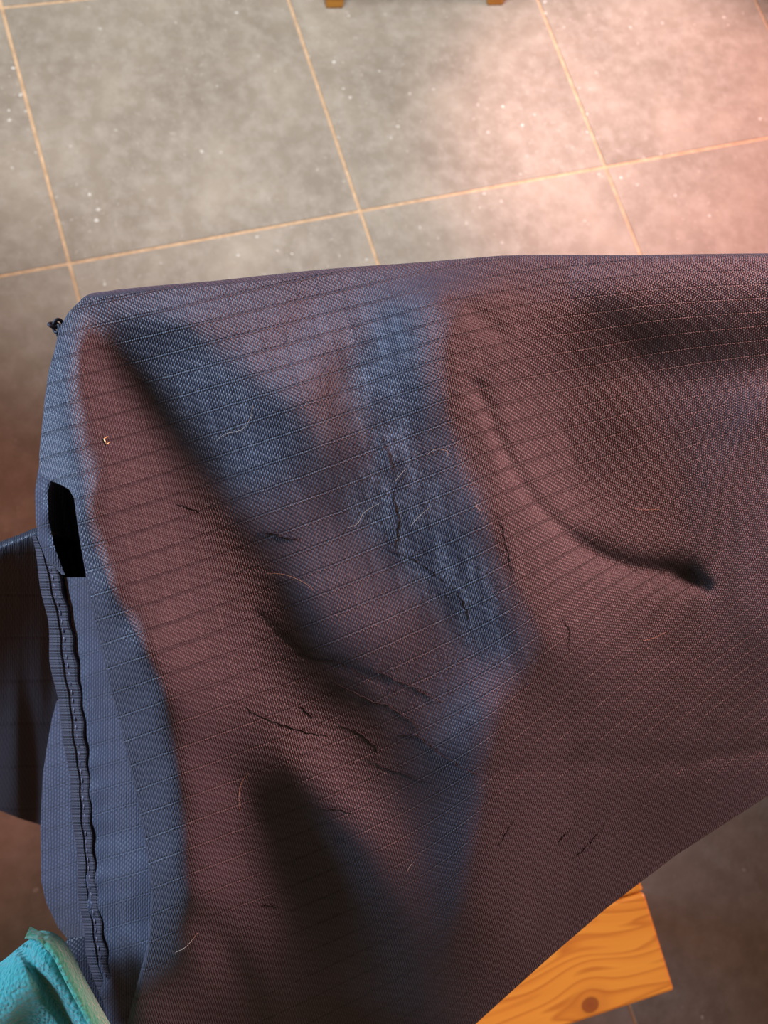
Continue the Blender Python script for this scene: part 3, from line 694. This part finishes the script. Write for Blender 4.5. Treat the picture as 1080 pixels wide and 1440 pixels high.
# knot of thread at the corner
kp = []
for i in range(90):
    a = i / 90 * 2 * math.pi
    kp.append(((math.sin(a) + 2 * math.sin(2 * a)) * .0011, (math.cos(a) - 2 * math.cos(2 * a)) * .0011, -math.sin(3 * a) * .0013))
kc = at(np.array(79.), np.array(458.), np.array(.369))
tail = [kc + np.array([.0008 * math.sin(i), -.0009 * i, -.0002 * i]) for i in range(8)]
v_, f_ = tube_mesh('thread_knot', [kc + np.array(p) for p in kp], .00085, 7); o_ = len(v_)
v2, f2_ = tube_mesh('t', tail, .0005, 5); v_ += v2; f_ += [tuple(i + o_ for i in f) for f in f2_]
child('thread_knot', from_vf('thread_knot', v_, f_), M_THREAD)['label'] = 'dark knotted thread end'

# ------------------------------------------------------------------ hairs and fleck lying on the cloth
HAIRS = [([(302, 622), (316, 611), (340, 604), (352, 588), (356, 570)], 'curved pale hair on the blue-lit upper left of the cloth'),
         ([(490, 742), (503, 736), (513, 720), (537, 706)], 'wavy pale hair on the worn middle of the cloth'),
         ([(577, 740), (592, 724), (608, 711)], 'straight pale hair on the worn patch right of the wavy hair'),
         ([(338, 1142), (336, 1120), (340, 1100), (350, 1087)], 'upright golden hair low on the cloth, beside a dark hollow'),
         ([(246, 1340), (262, 1331), (278, 1312)], 'pale hair crossing the bottom of the blue rolled fold'),
         ([(572, 1227), (576, 1219), (581, 1213)], 'tiny pale hair on the lower middle of the cloth'),
         ([(890, 714), (905, 717), (928, 716)], 'short faint hair in the brown hollow at right'),
         ([(555, 678), (562, 669), (571, 659)], 'short pale hair just above the worn patch'),
         ([(905, 901), (920, 897), (936, 889)], 'faint hair on the plum slope below the dark crease'),
         ([(374, 806), (400, 808), (425, 818), (441, 829)], 'long thin faint hair below the short dark snag'),
         ([(600, 640), (612, 632), (628, 634), (630, 642)], 'tiny curled pale hair near the reddish crease'),
         ([(668, 706), (672, 715), (679, 719)], 'tiny bent golden hair at the right of the worn patch')]
for pl, lab in HAIRS:
    p = spline(pl, 8 * len(pl)); q = on_cloth(p, .0007); n = len(q)
    v_, f_ = tube_mesh('hair_strand', q, .00009 * (0.4 + 0.6 * np.sin(np.linspace(.3, math.pi - .2, n))), 5)
    o = link('hair_strand', from_vf('hair_strand', v_, f_), M_HAIR); tag(o, lab, 'hair', 'stray hairs on the cloth')
v_, f_ = tube_mesh('gold_fleck', on_cloth([(151, 614), (146, 617), (148, 621), (149, 625), (154, 622)], .0008), .00032, 6)
tag(link('gold_fleck', from_vf('gold_fleck', v_, f_), M_GOLD), 'tiny bright gold fleck at the left of the cloth', 'fleck')

# ------------------------------------------------------------------ teal fleece
M_TEAL = fleece_mat('teal_fleece', (0.012, 0.27, 0.27), (0.028, 0.40, 0.38))
M_MINT = fleece_mat('mint_hem', (0.022, 0.35, 0.25), (0.045, 0.43, 0.30))
fle = empty('fleece_blanket', (0, 0, 0)); tag(fle, 'teal fleece blanket corner with mint green hem beside the cloth', 'blanket')
OUT = spline([(-110, 1400), (-50, 1372), (0, 1346), (30, 1322), (55, 1309), (78, 1313), (97, 1332), (115, 1367), (137, 1408), (162, 1452), (200, 1520), (235, 1590)], 140)
INN = spline([(-110, 1640), (-80, 1640), (-50, 1640), (-30, 1640), (-10, 1640), (10, 1640), (30, 1640), (60, 1640), (90, 1640), (110, 1640), (130, 1640), (150, 1640)], 140)
nb = 90
b = np.linspace(0.03, 1, nb)[None, :, None]
Q = OUT[:, None] * (1 - b) + INN[:, None] * b
al = np.linspace(0, 1, 140)[:, None]; bb = b[..., 0]
dd = .385 - .022 * (1 - np.exp(-bb / .10)) + .05 * bb ** 2 + .0030 * np.sin(al * 9 + bb * 7) + .006 * np.exp(-((Q[..., 0] - 30 - (Q[..., 1] - 1330) * .62) / 11) ** 2) * (Q[..., 1] > 1330)
Pq = at(Q[..., 0], Q[..., 1], dd)
edge, inner = Pq[:, 0], Pq[:, 4]
rf, lf = roll(edge, inner, 0.0012, 2.2, 0.012, 8, 6)
Pq2 = np.concatenate([np.stack(rf[::-1], 1), Pq], 1)
link('fleece_body', grid_mesh('fleece_body', Pq2), M_TEAL, fle)
# hem band on the right-hand edge
sel = slice(40, 140); h0 = OUT[sel]; nrm = np.gradient(h0, axis=0); nrm = np.stack([-nrm[:, 1], nrm[:, 0]], 1); nrm /= np.linalg.norm(nrm, axis=1)[:, None]
if nrm[50] @ np.array([-1, 1]) < 0: nrm = -nrm
hq = np.linspace(0, 1, 20)[None]
wid = np.interp(np.arange(100), [0, 14, 99], [0.5, 24, 26])[:, None]
HX = h0[:, :1] + nrm[:, :1] * (hq * wid + 0.0); HY = h0[:, 1:] + nrm[:, 1:] * (hq * wid)
from_d = .3795 - .0065 * np.sin(np.clip(hq, 0, 1) * math.pi * .9) ** .6 - .013 * hq + 0 * wid
Ph = at(HX, HY, from_d)
rh, lh = roll(Ph[:, 0], Ph[:, 2], np.interp(np.arange(100), [0, 14], [.0003, .003]), 2.4, 0.004, 6, 2)
ri, li = roll(Ph[:, -1], Ph[:, -3], 0.0015, 1.6, 0.006, 5, 2)
link('hem', grid_mesh('hem', np.concatenate([np.stack(rh[::-1], 1), Ph, np.stack(ri, 1)], 1)), M_MINT, fle)
